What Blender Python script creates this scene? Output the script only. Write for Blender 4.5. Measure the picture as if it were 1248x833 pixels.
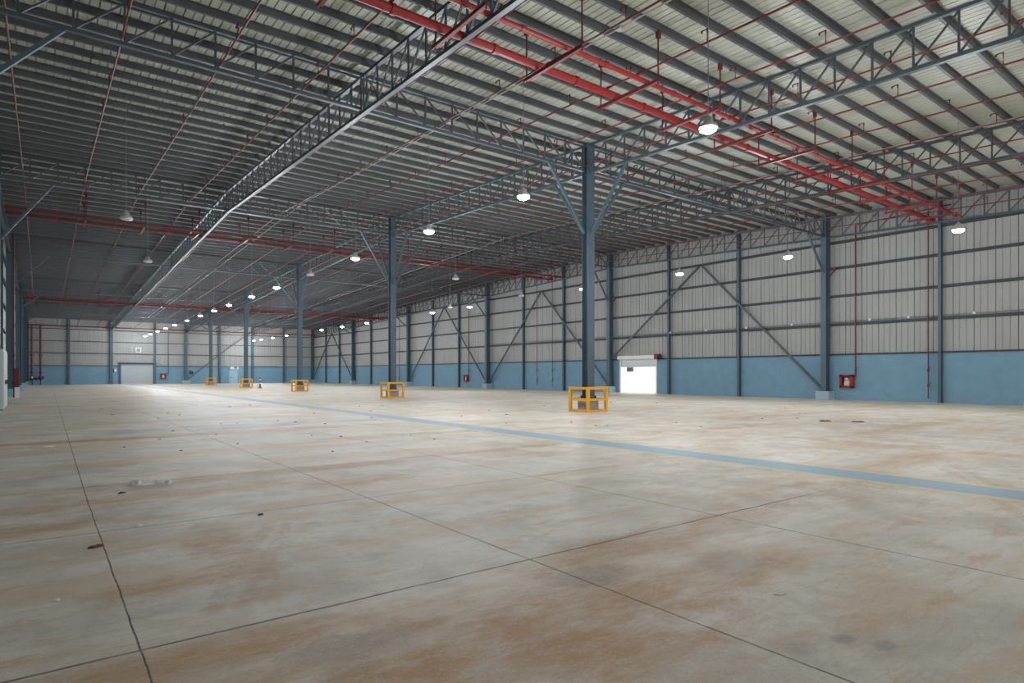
import bpy, bmesh, math, random
from mathutils import Vector, Matrix

for o in list(bpy.data.objects):
    bpy.data.objects.remove(o, do_unlink=True)
SC = bpy.context.scene
COL = SC.collection
R = random.Random(7)

# ------------------------------------------------------------------ camera
TH = math.radians(37.245)
CAM_H = 1.7
cd = bpy.data.cameras.new('camera')
cam = bpy.data.objects.new('camera', cd)
COL.objects.link(cam)
cam.location = (0, 0, CAM_H)
cam.rotation_euler = (math.radians(90), 0, -TH)
cd.sensor_width = 36.0
cd.lens = 753.0 / 1248.0 * 36.0
cd.shift_y = (455.85 - 416.5) / 1248.0
cd.clip_end = 500
SC.camera = cam

# ------------------------------------------------------------------ light
SC.view_settings.view_transform = 'Standard'
SC.view_settings.look = 'None'
SC.view_settings.gamma = 1.0
SC.view_settings.use_curve_mapping = False
SC.view_settings.exposure = 0.45
SKY = 1.65            # overcast daylight strength
LAMP_W = 490.0      # each lit high bay lamp
w = bpy.data.worlds.new('overcast_sky')
SC.world = w
w.use_nodes = True
bg = w.node_tree.nodes['Background']
bg.inputs[0].default_value = (1.0, 0.98, 0.95, 1)
bg.inputs[1].default_value = SKY
sd = bpy.data.lights.new('added_yard_sun', 'SUN')  # added to brighten the yard past the doorway; the sky itself is overcast
sd.energy = 5.0
sd.angle = math.radians(4)
sd.color = (1.0, 0.96, 0.9)
added_yard_sun = bpy.data.objects.new('added_yard_sun', sd)
COL.objects.link(added_yard_sun)
added_yard_sun.rotation_euler = Vector((0.36, 0.05, -0.93)).to_track_quat('-Z', 'Y').to_euler()

# ------------------------------------------------------------------ layout
S = 19.6                 # column spacing along the hall
YK = [20.1 + S * k for k in range(6)]
YR = YK[1]               # ridge
XC = 19.6                # middle column row
XWC = 41.45              # right wall columns
XW = 41.85               # right wall face
XLC = -1.9               # left wall columns
XL = -2.35               # left wall face
YF = 118.5               # far wall face
YN = -12.0               # near end of what is modelled
MS = 0.665 / S           # roof slope
ZR = 13.0                # roof underside at the ridge
DT = 1.5                 # truss depth
BLUE = 2.9               # top of the blue lower wall


def roof(y):
    return ZR - MS * abs(y - YR)


# ------------------------------------------------------------------ materials
def mat(name, color, rough=0.5, metal=0.0, noise=0.0, nscale=3.0, bump=0.0, spec=0.5):
    m = bpy.data.materials.new(name)
    m.use_nodes = True
    nt = m.node_tree
    b = nt.nodes['Principled BSDF']
    b.inputs['Roughness'].default_value = rough
    b.inputs['Metallic'].default_value = metal
    b.inputs['Specular IOR Level'].default_value = spec
    tc = nt.nodes.new('ShaderNodeTexCoord')
    nz = nt.nodes.new('ShaderNodeTexNoise')
    nz.inputs['Scale'].default_value = nscale
    nz.inputs['Detail'].default_value = 5
    nt.links.new(tc.outputs['Object'], nz.inputs['Vector'])
    mx = nt.nodes.new('ShaderNodeMix')
    mx.data_type = 'RGBA'
    mx.inputs[6].default_value = tuple(c * (1 - noise) for c in color) + (1,)
    mx.inputs[7].default_value = tuple(min(1, c * (1 + noise)) for c in color) + (1,)
    nt.links.new(nz.outputs['Fac'], mx.inputs[0])
    nt.links.new(mx.outputs[2], b.inputs['Base Color'])
    if bump > 0:
        bp = nt.nodes.new('ShaderNodeBump')
        bp.inputs['Strength'].default_value = bump
        bp.inputs['Distance'].default_value = 0.02
        nt.links.new(nz.outputs['Fac'], bp.inputs['Height'])
        nt.links.new(bp.outputs['Normal'], b.inputs['Normal'])
    return m


M = {
    'column': mat('slate_paint', (0.072, 0.115, 0.148), 0.5, 0, 0.12, 1.5),
    'truss': mat('grey_steel_paint', (0.082, 0.105, 0.12), 0.45, 0.15, 0.15, 2),
    'purlin': mat('dark_galvanised_steel', (0.105, 0.112, 0.122), 0.5, 0.1, 0.15, 2),
    'roof': mat('pale_roof_sheet', (0.51, 0.535, 0.47), 0.45, 0.0, 0.12, 0.6),
    'sheet': mat('pale_wall_sheet', (0.36, 0.362, 0.35), 0.5, 0.0, 0.07, 0.5),
    'blue': mat('blue_plaster', (0.175, 0.32, 0.43), 0.7, 0, 0.14, 1.6, 0.3),
    'plinth': mat('pale_blue_plinth', (0.33, 0.46, 0.54), 0.7, 0, 0.1, 2),
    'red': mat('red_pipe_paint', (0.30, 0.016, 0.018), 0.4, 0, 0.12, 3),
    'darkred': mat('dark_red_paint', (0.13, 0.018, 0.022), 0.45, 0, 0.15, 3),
    'branchred': mat('branch_pipe_paint', (0.17, 0.022, 0.022), 0.45, 0, 0.12, 3),
    'girt': mat('dark_girt_steel', (0.036, 0.043, 0.048), 0.55, 0.05, 0.15, 2),
    'yellow': mat('yellow_guard_paint', (0.85, 0.42, 0.03), 0.4, 0, 0.08, 4),
    'grey': mat('grey_concrete', (0.33, 0.33, 0.32), 0.8, 0, 0.2, 5, 0.3),
    'dark': mat('dark_metal', (0.05, 0.055, 0.06), 0.5, 0.3, 0.1, 4),
    'shutter': mat('shutter_metal', (0.42, 0.46, 0.49), 0.45, 0.1, 0.05, 1),
    'white': mat('white_paint', (0.80, 0.80, 0.79), 0.5, 0, 0.04, 2),
    'cabinet': mat('pale_grey_cabinet', (0.55, 0.58, 0.57), 0.5, 0, 0.06, 2),
    'lightblue': mat('light_blue_door_paint', (0.33, 0.52, 0.62), 0.5, 0, 0.06, 2),
    'green': mat('green_sign', (0.05, 0.30, 0.20), 0.5, 0, 0.05, 2),
    'hose': mat('white_hose', (0.75, 0.68, 0.60), 0.7, 0, 0.15, 15),
    'cable': mat('thin_cable', (0.25, 0.26, 0.27), 0.5, 0.3, 0.05, 3),
    'housing': mat('lamp_housing', (0.55, 0.56, 0.57), 0.4, 0.4, 0.05, 3),
    'offlens': mat('unlit_lens', (0.75, 0.76, 0.76), 0.3, 0, 0.03, 3),
    'leaf': mat('brown_leaf', (0.13, 0.075, 0.03), 0.8, 0, 0.5, 20),
    'speck': mat('dark_debris', (0.06, 0.05, 0.045), 0.8, 0, 0.4, 20),
    'paper': mat('white_paper', (0.93, 0.91, 0.88), 0.7, 0, 0.03, 12),
    'plastic': mat('crumpled_plastic', (0.92, 0.90, 0.90), 0.35, 0, 0.05, 14, 0.3),
    'yard': mat('pale_yard', (0.62, 0.60, 0.57), 0.9, 0, 0.1, 0.8),
}

m = bpy.data.materials.new('lit_lens')
m.use_nodes = True
nt = m.node_tree
nt.nodes.clear()
em = nt.nodes.new('ShaderNodeEmission')
em.inputs[0].default_value = (0.90, 0.95, 1.0, 1)
em.inputs[1].default_value = 60.0
ou = nt.nodes.new('ShaderNodeOutputMaterial')
nt.links.new(em.outputs[0], ou.inputs[0])
M['lit'] = m


# floor: stained concrete slab with joints and a painted aisle line
def floor_material():
    m = bpy.data.materials.new('stained_concrete_floor')
    m.use_nodes = True
    nt = m.node_tree
    L = nt.links.new
    b = nt.nodes['Principled BSDF']
    tc = nt.nodes.new('ShaderNodeTexCoord')
    sp = nt.nodes.new('ShaderNodeSeparateXYZ')
    L(tc.outputs['Object'], sp.inputs[0])
    X, Y = sp.outputs[0], sp.outputs[1]

    def mt(op, a, b_=None, c=None, clamp=False):
        n = nt.nodes.new('ShaderNodeMath')
        n.operation = op
        n.use_clamp = clamp
        for i, v in enumerate((a, b_, c)):
            if v is None:
                continue
            if isinstance(v, (int, float)):
                n.inputs[i].default_value = v
            else:
                L(v, n.inputs[i])
        return n.outputs[0]

    def noise(scale, detail=6, rough=0.6, sx=1.0, sy=1.0, off=0.0, dist=0.0, rot=0.0):
        mp = nt.nodes.new('ShaderNodeMapping')
        mp.inputs['Scale'].default_value = (sx, sy, 1)
        mp.inputs['Location'].default_value = (off, off * 0.7, 0)
        mp.inputs['Rotation'].default_value = (0, 0, rot)
        L(tc.outputs['Object'], mp.inputs[0])
        n = nt.nodes.new('ShaderNodeTexNoise')
        n.inputs['Scale'].default_value = scale
        n.inputs['Detail'].default_value = detail
        n.inputs['Roughness'].default_value = rough
        n.inputs['Distortion'].default_value = dist
        L(mp.outputs[0], n.inputs['Vector'])
        return n.outputs['Fac']

    def ramp(v, lo, hi):
        n = nt.nodes.new('ShaderNodeMapRange')
        n.interpolation_type = 'SMOOTHSTEP'
        n.inputs[1].default_value = lo
        n.inputs[2].default_value = hi
        L(v, n.inputs[0])
        return n.outputs[0]

    def mix(fac, a, bb):
        n = nt.nodes.new('ShaderNodeMix')
        n.data_type = 'RGBA'
        for i, v in ((0, fac), (6, a), (7, bb)):
            if isinstance(v, tuple):
                n.inputs[i].default_value = v + (1,)
            elif isinstance(v, (int, float)):
                n.inputs[i].default_value = v
            else:
                L(v, n.inputs[i])
        return n.outputs[2]

    def band(v, centre, inner, outer):      # 1 near centre, 0 beyond outer
        d = mt('ABSOLUTE', mt('SUBTRACT', v, centre))
        return mt('SUBTRACT', 1.0, ramp(d, inner, outer))

    def gauss2(cx, cy, rx, ry):             # soft elliptical patch
        dx = mt('DIVIDE', mt('SUBTRACT', X, cx), rx)
        dy = mt('DIVIDE', mt('SUBTRACT', Y, cy), ry)
        d = mt('SQRT', mt('ADD', mt('MULTIPLY', dx, dx), mt('MULTIPLY', dy, dy)))
        d = mt('ADD', d, mt('MULTIPLY', mt('SUBTRACT', nbig, 0.5), 1.6))
        return mt('SUBTRACT', 1.0, ramp(d, 0.35, 1.15))

    nbig = noise(0.9, 10, 0.72, 1, 1, 3.1, 0.2)
    nlow = noise(0.20, 6, 0.6, 1, 1.0, 11.0)
    nstreak = noise(0.50, 12, 0.74, 0.42, 1.5, 5.0, 0.25)
    nfine = noise(9.0, 8, 0.75, 1, 1, 1.0)
    nmid = noise(2.2, 12, 0.75, 0.55, 1.3, 21.0, 0.2)
    nscr = noise(5.0, 8, 0.8, 0.25, 3.2, 70.0, 0.3, 0.10)

    # base concrete
    c = mix(ramp(nbig, 0.38, 0.62), (0.60, 0.54, 0.46), (0.80, 0.745, 0.66))
    c = mix(mt('MULTIPLY', ramp(nlow, 0.45, 0.60), 0.55), c, (0.84, 0.79, 0.715))
    # cool bare patches
    c = mix(mt('MULTIPLY', ramp(noise(0.65, 10, 0.7, 0.8, 1.2, 33.0, 0.5), 0.55, 0.64), 0.4), c, (0.60, 0.59, 0.565))
    # brushed streaks of earth along the hall width
    c = mix(mt('MULTIPLY', ramp(nscr, 0.50, 0.66), 0.42), c, (0.62, 0.44, 0.26))
    c = mix(mt('MULTIPLY', ramp(nscr, 0.46, 0.34), 0.28), c, (0.73, 0.71, 0.68))
    # general earthy film
    film = mt('MULTIPLY', ramp(nstreak, 0.47, 0.60), 0.5)
    c = mix(film, c, (0.66, 0.45, 0.25))
    film2 = mt('MULTIPLY', ramp(nmid, 0.53, 0.64), 0.45)
    c = mix(film2, c, (0.62, 0.36, 0.15))
    # heavy stains that follow the slab joints
    stain = gauss2(2.7, 3.1, 2.3, 1.15)
    for (cx, cy, rx, ry, s) in (
            (0.6, 4.05, 1.8, 0.30, 0.9), (-0.9, 4.9, 0.5, 0.5, 0.7), (-0.6, 3.4, 0.6, 0.5, 0.6),
            (5.6, 4.2, 2.8, 0.45, 0.8), (9.0, 4.6, 2.5, 0.5, 0.5), (4.6, 3.1, 1.4, 0.5, 0.75),
            (1.6, 9.8, 2.6, 0.5, 0.6), (3.6, 11.0, 3.2, 0.45, 0.85), (7.5, 11.2, 2.5, 0.4, 0.65),
            (0.6, 19.0, 5.0, 0.55, 0.9), (6.5, 19.3, 4.0, 0.5, 0.6), (1.4, 6.2, 0.35, 1.5, 0.8),
            (4.0, 9.2, 1.0, 0.4, 0.8), (-0.2, 8.5, 1.2, 0.4, 0.7), (1.0, 5.6, 0.8, 0.35, 0.6),
            (16.0, 7.0, 0.5, 5.0, 0.45), (22.0, 8.0, 6.0, 0.6, 0.5), (17.0, 11.5, 5.0, 0.6, 0.5),
            (24.0, 13.5, 8.0, 0.7, 0.45), (8.0, 15.5, 4.0, 0.5, 0.55), (14.5, 5.0, 2.5, 0.4, 0.55)):
        stain = mt('MAXIMUM', stain, mt('MULTIPLY', gauss2(cx, cy, rx, ry), s))
    stain = mt('MULTIPLY', stain, mt('MULTIPLY_ADD', ramp(nmid, 0.36, 0.60), 0.65, 0.35))
    c = mix(mt('MULTIPLY', stain, 0.85), c, (0.52, 0.265, 0.09))
    # faint tyre tracks
    for ang, off, lo, hi in ((0.50, 2.55, 1.2, 4.6), (0.50, 2.80, 1.2, 4.6), (1.15, -1.15, 4.5, 7.5), (1.15, -0.92, 4.5, 7.5)):
        u = mt('SUBTRACT', mt('MULTIPLY', X, math.sin(ang)), mt('MULTIPLY', Y, math.cos(ang)))
        u = mt('ADD', u, mt('MULTIPLY', mt('SUBTRACT', nlow, 0.5), 0.6))
        trk = mt('MULTIPLY', band(u, off, 0.05, 0.10), band(Y, (lo + hi) / 2, (hi - lo) / 3, (hi - lo) / 2))
        trk = mt('MULTIPLY', trk, mt('MULTIPLY', ramp(nfine, 0.42, 0.55), 0.30))
        c = mix(trk, c, (0.45, 0.27, 0.13))
    # grey oil marks
    for (cx, cy, rx, ry, s) in ((4.09, 1.87, 0.10, 0.07, 0.5), (4.2, 1.66, 0.09, 0.07, 0.42), (3.75, 1.95, 0.13, 0.1, 0.3),
                                (3.6, 3.7, 0.6, 0.3, 0.35), (1.5, 3.7, 0.5, 0.25, 0.3), (4.9, 3.2, 0.5, 0.4, 0.25)):
        c = mix(mt('MULTIPLY', gauss2(cx, cy, rx, ry), s), c, (0.20, 0.20, 0.20))
    # fine speckle
    c = mix(mt('MULTIPLY', ramp(nfine, 0.60, 0.72), 0.28), c, (0.38, 0.28, 0.19))
    c = mix(mt('MULTIPLY', ramp(nfine, 0.40, 0.28), 0.22), c, (0.78, 0.76, 0.73))
    ngrit = noise(38.0, 6, 0.8, 1, 1, 90.0)
    c = mix(mt('MULTIPLY', ramp(ngrit, 0.52, 0.66), 0.30), c, (0.42, 0.30, 0.19))
    c = mix(mt('MULTIPLY', ramp(ngrit, 0.48, 0.36), 0.22), c, (0.86, 0.83, 0.78))
    npit = noise(16.0, 4, 0.6, 1, 1, 120.0)
    c = mix(mt('MULTIPLY', ramp(npit, 0.70, 0.76), 0.55), c, (0.24, 0.16, 0.10))
    # painted aisle: blue with yellow edges
    wear = ramp(noise(3.0, 6, 0.7, 1, 1, 40.0), 0.30, 0.46)
    yl = mt('MAXIMUM', band(X, 10.40, 0.055, 0.07), band(X, 11.36, 0.055, 0.07))
    yl = mt('MULTIPLY', yl, mt('MULTIPLY_ADD', wear, 0.45, 0.45))
    c = mix(yl, c, (0.80, 0.62, 0.27))
    bl = mt('MULTIPLY', band(X, 10.88, 0.39, 0.42), mt('MULTIPLY_ADD', wear, 0.3, 0.65))
    c = mix(bl, c, (0.32, 0.47, 0.60))
    # crossing aisle, much worn
    bl2 = mt('MULTIPLY', band(Y, 21.3, 0.7, 0.9), ramp(noise(1.2, 6, 0.7, 0.6, 1, 50.0), 0.42, 0.6))
    bl2 = mt('MULTIPLY', bl2, mt('MULTIPLY', ramp(X, 0.6, 2.0), mt('SUBTRACT', 1.0, ramp(X, 10.2, 10.6))))
    c = mix(mt('MULTIPLY', bl2, 0.55), c, (0.33, 0.44, 0.52))
    # slab joints
    wob = mt('MULTIPLY', mt('SUBTRACT', noise(2.0, 3, 0.5, 1, 1, 60.0), 0.5), 0.03)
    Xw = mt('ADD', X, wob)
    Yw = mt('ADD', Y, wob)
    bend = mt('MULTIPLY', mt('MAXIMUM', mt('SUBTRACT', Y, 10.0), 0.0), 0.006)
    jt = band(mt('SUBTRACT', Xw, bend), 0.48, 0.003, 0.009)
    for x0, hw in ((3.55, 0.006), (6.45, 0.006), (-2.0, 0.006)):
        jt = mt('MAXIMUM', jt, mt('MULTIPLY', band(Xw, x0, hw, hw * 2), 0.85))
    wid = mt('MULTIPLY_ADD', mt('ABSOLUTE', mt('SUBTRACT', mt('FRACT', mt('DIVIDE', mt('SUBTRACT', Xw, 14.2), 4.3)), 0.5)), -1.0, 0.5)
    jt = mt('MAXIMUM', jt, mt('MULTIPLY', mt('MULTIPLY', mt('LESS_THAN', wid, 0.003), mt('GREATER_THAN', X, 12.5)), 0.5))
    for y0, hw, s in ((4.4, 0.008, 0.9), (7.95, 0.007, 0.8), (11.2, 0.009, 0.75), (19.0, 0.012, 0.6), (15.0, 0.008, 0.4),
                      (0.8, 0.006, 0.7), (26.0, 0.012, 0.5), (34.0, 0.012, 0.5)):
        ext = mt('MULTIPLY_ADD', mt('SUBTRACT', 1.0, ramp(X, 7.5, 9.5)), 0.85, 0.15)
        jt = mt('MAXIMUM', jt, mt('MULTIPLY', band(Yw, y0, hw, hw * 2), mt('MULTIPLY', ext, s)))
    jt = mt('MULTIPLY', jt, mt('MULTIPLY_ADD', ramp(nmid, 0.35, 0.55), 0.35, 0.65))
    c = mix(jt, c, (0.085, 0.065, 0.05))
    L(c, b.inputs['Base Color'])
    L(mt('MULTIPLY_ADD', nmid, 0.30, 0.38), b.inputs['Roughness'])
    b.inputs['Specular IOR Level'].default_value = 0.35
    bp = nt.nodes.new('ShaderNodeBump')
    bp.inputs['Strength'].default_value = 0.12
    bp.inputs['Distance'].default_value = 0.01
    L(mt('SUBTRACT', nfine, jt), bp.inputs['Height'])
    L(bp.outputs['Normal'], b.inputs['Normal'])
    return m


M['floor'] = floor_material()


# ------------------------------------------------------------------ mesh helpers
def box(bm, x0, y0, z0, x1, y1, z1):
    vs = [bm.verts.new((x, y, z)) for x in (x0, x1) for y in (y0, y1) for z in (z0, z1)]
    for f in ((0, 1, 3, 2), (4, 6, 7, 5), (0, 4, 5, 1), (2, 3, 7, 6), (0, 2, 6, 4), (1, 5, 7, 3)):
        bm.faces.new([vs[i] for i in f])


def frame_of(d, up=(0, 0, 1)):
    d = d.normalized()
    u = Vector(up)
    if abs(d.dot(u)) > 0.98:
        u = Vector((0, 1, 0))
    s = d.cross(u).normalized()
    return s, s.cross(d).normalized()


def bar(bm, p, q, wd, ht, up=(0, 0, 1)):
    p, q = Vector(p), Vector(q)
    s, u = frame_of(q - p, up)
    vs = []
    for c in (p, q):
        for a, b in ((-1, -1), (1, -1), (1, 1), (-1, 1)):
            vs.append(bm.verts.new(c + s * (a * wd / 2) + u * (b * ht / 2)))
    for f in ((0, 3, 2, 1), (4, 5, 6, 7), (0, 1, 5, 4), (1, 2, 6, 5), (2, 3, 7, 6), (3, 0, 4, 7)):
        bm.faces.new([vs[i] for i in f])


def tube(bm, pts, r, n=8, cap=True):
    pts = [Vector(p) for p in pts]
    rings = []
    for i, p in enumerate(pts):
        a = pts[max(0, i - 1)]
        b = pts[min(len(pts) - 1, i + 1)]
        s, u = frame_of(b - a)
        rr = r
        if 0 < i < len(pts) - 1:
            c = (p - a).normalized().dot((b - p).normalized())
            rr = r / max(0.5, math.sqrt(max(0.05, (1 + c) / 2)))
        rings.append([bm.verts.new(p + (s * math.cos(2 * math.pi * k / n) + u * math.sin(2 * math.pi * k / n)) * (rr if n else r))
                      for k in range(n)])
    for A, B in zip(rings[:-1], rings[1:]):
        for k in range(n):
            bm.faces.new((A[k], A[(k + 1) % n], B[(k + 1) % n], B[k]))
    if cap:
        bm.faces.new(rings[0][::-1])
        bm.faces.new(rings[-1])


def lathe(bm, prof, n=16, cx=0, cy=0):
    rings = []
    for r, z in prof:
        if r < 1e-5:
            rings.append([bm.verts.new((cx, cy, z))])
        else:
            rings.append([bm.verts.new((cx + r * math.cos(2 * math.pi * k / n), cy + r * math.sin(2 * math.pi * k / n), z)) for k in range(n)])
    for A, B in zip(rings[:-1], rings[1:]):
        for k in range(n):
            if len(A) == 1 and len(B) == 1:
                continue
            if len(A) == 1:
                bm.faces.new((A[0], B[(k + 1) % n], B[k]))
            elif len(B) == 1:
                bm.faces.new((A[k], A[(k + 1) % n], B[0]))
            else:
                bm.faces.new((A[k], A[(k + 1) % n], B[(k + 1) % n], B[k]))


def hbeam(bm, x, y, z0, z1, w, d, t=0.02, along='x'):
    """H section standing upright; flanges face +-x ('x') or +-y ('y')."""
    if along == 'x':
        box(bm, x - d / 2, y - w / 2, z0, x - d / 2 + t, y + w / 2, z1)
        box(bm, x + d / 2 - t, y - w / 2, z0, x + d / 2, y + w / 2, z1)
        box(bm, x - d / 2 + t, y - t / 2, z0, x + d / 2 - t, y + t / 2, z1)
    else:
        box(bm, x - w / 2, y - d / 2, z0, x + w / 2, y - d / 2 + t, z1)
        box(bm, x - w / 2, y + d / 2 - t, z0, x + w / 2, y + d / 2, z1)
        box(bm, x - t / 2, y - d / 2 + t, z0, x + t / 2, y + d / 2 - t, z1)


def obj(name, bm, m, parent=None, smooth=False):
    bmesh.ops.recalc_face_normals(bm, faces=bm.faces[:])
    me = bpy.data.meshes.new(name)
    bm.to_mesh(me)
    bm.free()
    if smooth:
        for p in me.polygons:
            p.use_smooth = True
    me.materials.append(M[m] if isinstance(m, str) else m)
    o = bpy.data.objects.new(name, me)
    COL.objects.link(o)
    if parent is not None:
        o.parent = parent
    return o


def bm_():
    return bmesh.new()


def tag(o, label, cat, group=None):
    o['label'] = label
    o['category'] = cat
    if group:
        o['group'] = group
    return o


def thing(name, label, cat, loc=(0, 0, 0), group=None, rotz=0.0):
    o = bpy.data.objects.new(name, None)
    COL.objects.link(o)
    o.location = loc
    o.rotation_euler = (0, 0, rotz)
    o.empty_display_size = 0.2
    return tag(o, label, cat, group)


def struct(name, bm, m, parent=None, smooth=False):
    o = obj(name, bm, m, parent, smooth)
    if parent is None:
        o['kind'] = 'structure'
    return o


def place(src, parent, loc, name=None):
    """A copy of a part that shares its mesh."""
    c = src.copy()
    COL.objects.link(c)
    c.parent = parent
    c.location = loc
    return c


ORD = ['first', 'second', 'third', 'fourth', 'fifth', 'sixth', 'seventh', 'eighth', 'ninth', 'tenth', 'eleventh', 'twelfth',
       'thirteenth', 'fourteenth', 'fifteenth', 'sixteenth', 'seventeenth', 'eighteenth', 'nineteenth', 'twentieth']

# ------------------------------------------------------------------ floor
b = bm_()
box(b, XL - 0.3, YN, -0.3, XW + 0.3, YF + 0.3, 0.0)
struct('floor', b, 'floor')

# ------------------------------------------------------------------ ceiling: ribbed pale sheets on both slopes
b = bm_()
xs = []
x = XL - 0.3
P = 0.50
while x < XW + 0.3:
    for dx, dz in ((0, 0), (0.215, 0), (0.225, 0.028), (0.245, 0.028), (0.255, 0), (0.465, 0), (0.472, 0.10), (0.497, 0.10)):
        xs.append((x + dx, dz))
    x += P
ys = [YN, YR, YF + 0.3]
rows = [[b.verts.new((px, y, roof(y) + dz)) for px, dz in xs] for y in ys]
for A, B in zip(rows[:-1], rows[1:]):
    for k in range(len(xs) - 1):
        b.faces.new((A[k], A[k + 1], B[k + 1], B[k]))
struct('ceiling', b, 'roof')


# ------------------------------------------------------------------ walls
def ribbed(bm, p0, p1, z0, z1f, depth, out):
    """Vertical ribbed sheeting from p0 to p1 (xy), top given by z1f(x, y); ribs stand away from the room along out."""
    p0, p1 = Vector(p0), Vector(p1)
    L = (p1 - p0).length
    d = (p1 - p0) / L
    out = Vector(out)
    prof = []
    t = 0.0
    while t < L - 1e-4:
        for dt, dz in ((0, 0), (0.30, 0), (0.315, 0.4), (0.345, 0.4), (0.36, 0), (0.64, 0), (0.655, 0.4), (0.685, 0.4), (0.70, 0), (0.955, 0), (0.965, 1), (0.995, 1)):
            if t + dt < L:
                prof.append((t + dt, dz))
        t += 1.0
    prof.append((L, 0))
    lo, hi = [], []
    for t, dz in prof:
        p = p0 + d * t + out * (dz * depth)
        q = p0 + d * t
        lo.append(bm.verts.new((p.x, p.y, z0(q.x, q.y) if callable(z0) else z0)))
        hi.append(bm.verts.new((p.x, p.y, z1f(q.x, q.y))))
    for k in range(len(prof) - 1):
        bm.faces.new((lo[k], lo[k + 1], hi[k + 1], hi[k]))


def wtop(x, y):
    return roof(y) + 0.1


# right wall with the doorway
DY0, DY1, DZ = 34.55, 38.75, 3.12
b = bm_()
box(b, XW, YN, 0, XW + 0.2, DY0, BLUE)
box(b, XW, DY1, 0, XW + 0.2, YF, BLUE)
wr = struct('wall_right', b, 'blue')
b = bm_()
ribbed(b, (XW + 0.03, YN), (XW + 0.03, DY0), BLUE, wtop, 0.07, (1, 0))
ribbed(b, (XW + 0.03, DY0), (XW + 0.03, DY1), DZ, wtop, 0.07, (1, 0))
ribbed(b, (XW + 0.03, DY1), (XW + 0.03, YF), BLUE, wtop, 0.07, (1, 0))
obj('wall_sheeting', b, 'sheet', wr)
# far wall with the roller door
FX0, FX1, FZ = 10.2, 14.75, 3.25
b = bm_()
box(b, XL, YF, 0, FX0, YF + 0.2, BLUE)
box(b, FX1, YF, 0, XW, YF + 0.2, BLUE)
wf = struct('wall_far', b, 'blue')
b = bm_()
ribbed(b, (XL, YF + 0.03), (FX0, YF + 0.03), BLUE, wtop, 0.07, (0, 1))
ribbed(b, (FX0, YF + 0.03), (FX1, YF + 0.03), FZ, wtop, 0.07, (0, 1))
ribbed(b, (FX1, YF + 0.03), (XW, YF + 0.03), BLUE, wtop, 0.07, (0, 1))
obj('wall_sheeting', b, 'sheet', wf)
# left wall
b = bm_()
box(b, XL - 0.2, YN, 0, XL, YF, BLUE)
wl = struct('wall_left', b, 'blue')
b = bm_()
ribbed(b, (XL - 0.03, YN), (XL - 0.03, YF), BLUE, wtop, 0.07, (-1, 0))
obj('wall_sheeting', b, 'sheet', wl)

# unseen near end wall, added to darken the left and admit daylight at right
b = bm_()
box(b, XL, YN - 0.2, 0, 9.0, YN, roof(YN))
for x0 in (27.5, 40.5):
    box(b, x0, YN - 0.2, 0, x0 + 1.3, YN, roof(YN))
box(b, 9.0, YN - 0.2, 10.5, XW, YN, roof(YN))
struct('wall_near_added', b, 'sheet')

# girts on the walls
GIRT = (2.98, 4.93, 6.8, 8.66, 10.35)
for z in GIRT:
    b = bm_()
    lim = lambda zz: (YN, YF)
    if z < DZ:
        for y0, y1 in ((YN, DY0 - 0.3), (DY1 + 0.3, YF)):
            box(b, XW - 0.12, y0, z - 0.04, XW + 0.028, y1, z + 0.04)
    else:
        box(b, XW - 0.16, YN, z - 0.07, XW + 0.028, YF, z - 0.05)
        box(b, XW - 0.16, YN, z - 0.05, XW - 0.14, YF, z + 0.09)
    obj('girt', b, 'girt', wr)
    if z < 10.0:
        b = bm_()
        if z < FZ:
            box(b, XL, YF - 0.12, z - 0.04, FX0 - 0.3, YF + 0.028, z + 0.04)
            box(b, FX1 + 0.3, YF - 0.12, z - 0.04, XW, YF + 0.028, z + 0.04)
        else:
            box(b, XL, YF - 0.16, z - 0.05, XW, YF + 0.028, z + 0.05)
        obj('girt', b, 'girt', wf)
    b = bm_()
    box(b, XL - 0.028, YN, z - 0.05, XL + 0.14, YF, z + 0.05)
    obj('girt', b, 'girt', wl)
# conduit run above the second girt
b = bm_()
tube(b, [(XW - 0.2, 2, 5.12), (XW - 0.2, 60, 5.12)], 0.022, 6)
obj('conduit', b, 'cable', wr)

for yy in (5.5, 8.6, 11.9, 15.2, 17.4, 22.5, 26.0, 29.5, 33.0):
    b = bm_()
    box(b, XW - 0.26, yy - 0.06, 5.05, XW - 0.17, yy + 0.06, 5.2)
    obj('junction_box', b, 'white', wr)

# ------------------------------------------------------------------ steel columns
ST = 0.022


def knee(bm, a, c):
    bar(bm, a, c, 0.11, 0.11)


def column(x, y, label, group, flange, braces, plinth, w=0.42, d=0.42, z1=None):
    t = thing('steel_column', label, 'column', (x, y, 0), group)
    zt = (roof(y) - 0.30) if z1 is None else z1
    pw, pz = plinth
    b = bm_()
    hbeam(b, 0, 0, pz + 0.03, zt, w, d, ST, flange)
    obj('shaft', b, 'column', t)
    b = bm_()
    box(b, -pw / 2, -pw / 2, 0, pw / 2, pw / 2, pz)
    bmesh.ops.bevel(b, geom=b.edges[:], offset=0.02, segments=1, affect='EDGES')
    return t, zt


chordz = lambda y: roof(y) - DT

# middle row, each with a yellow guard
GNAME = ['nearest', 'second nearest', 'third nearest', 'fourth nearest', 'farthest']


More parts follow.
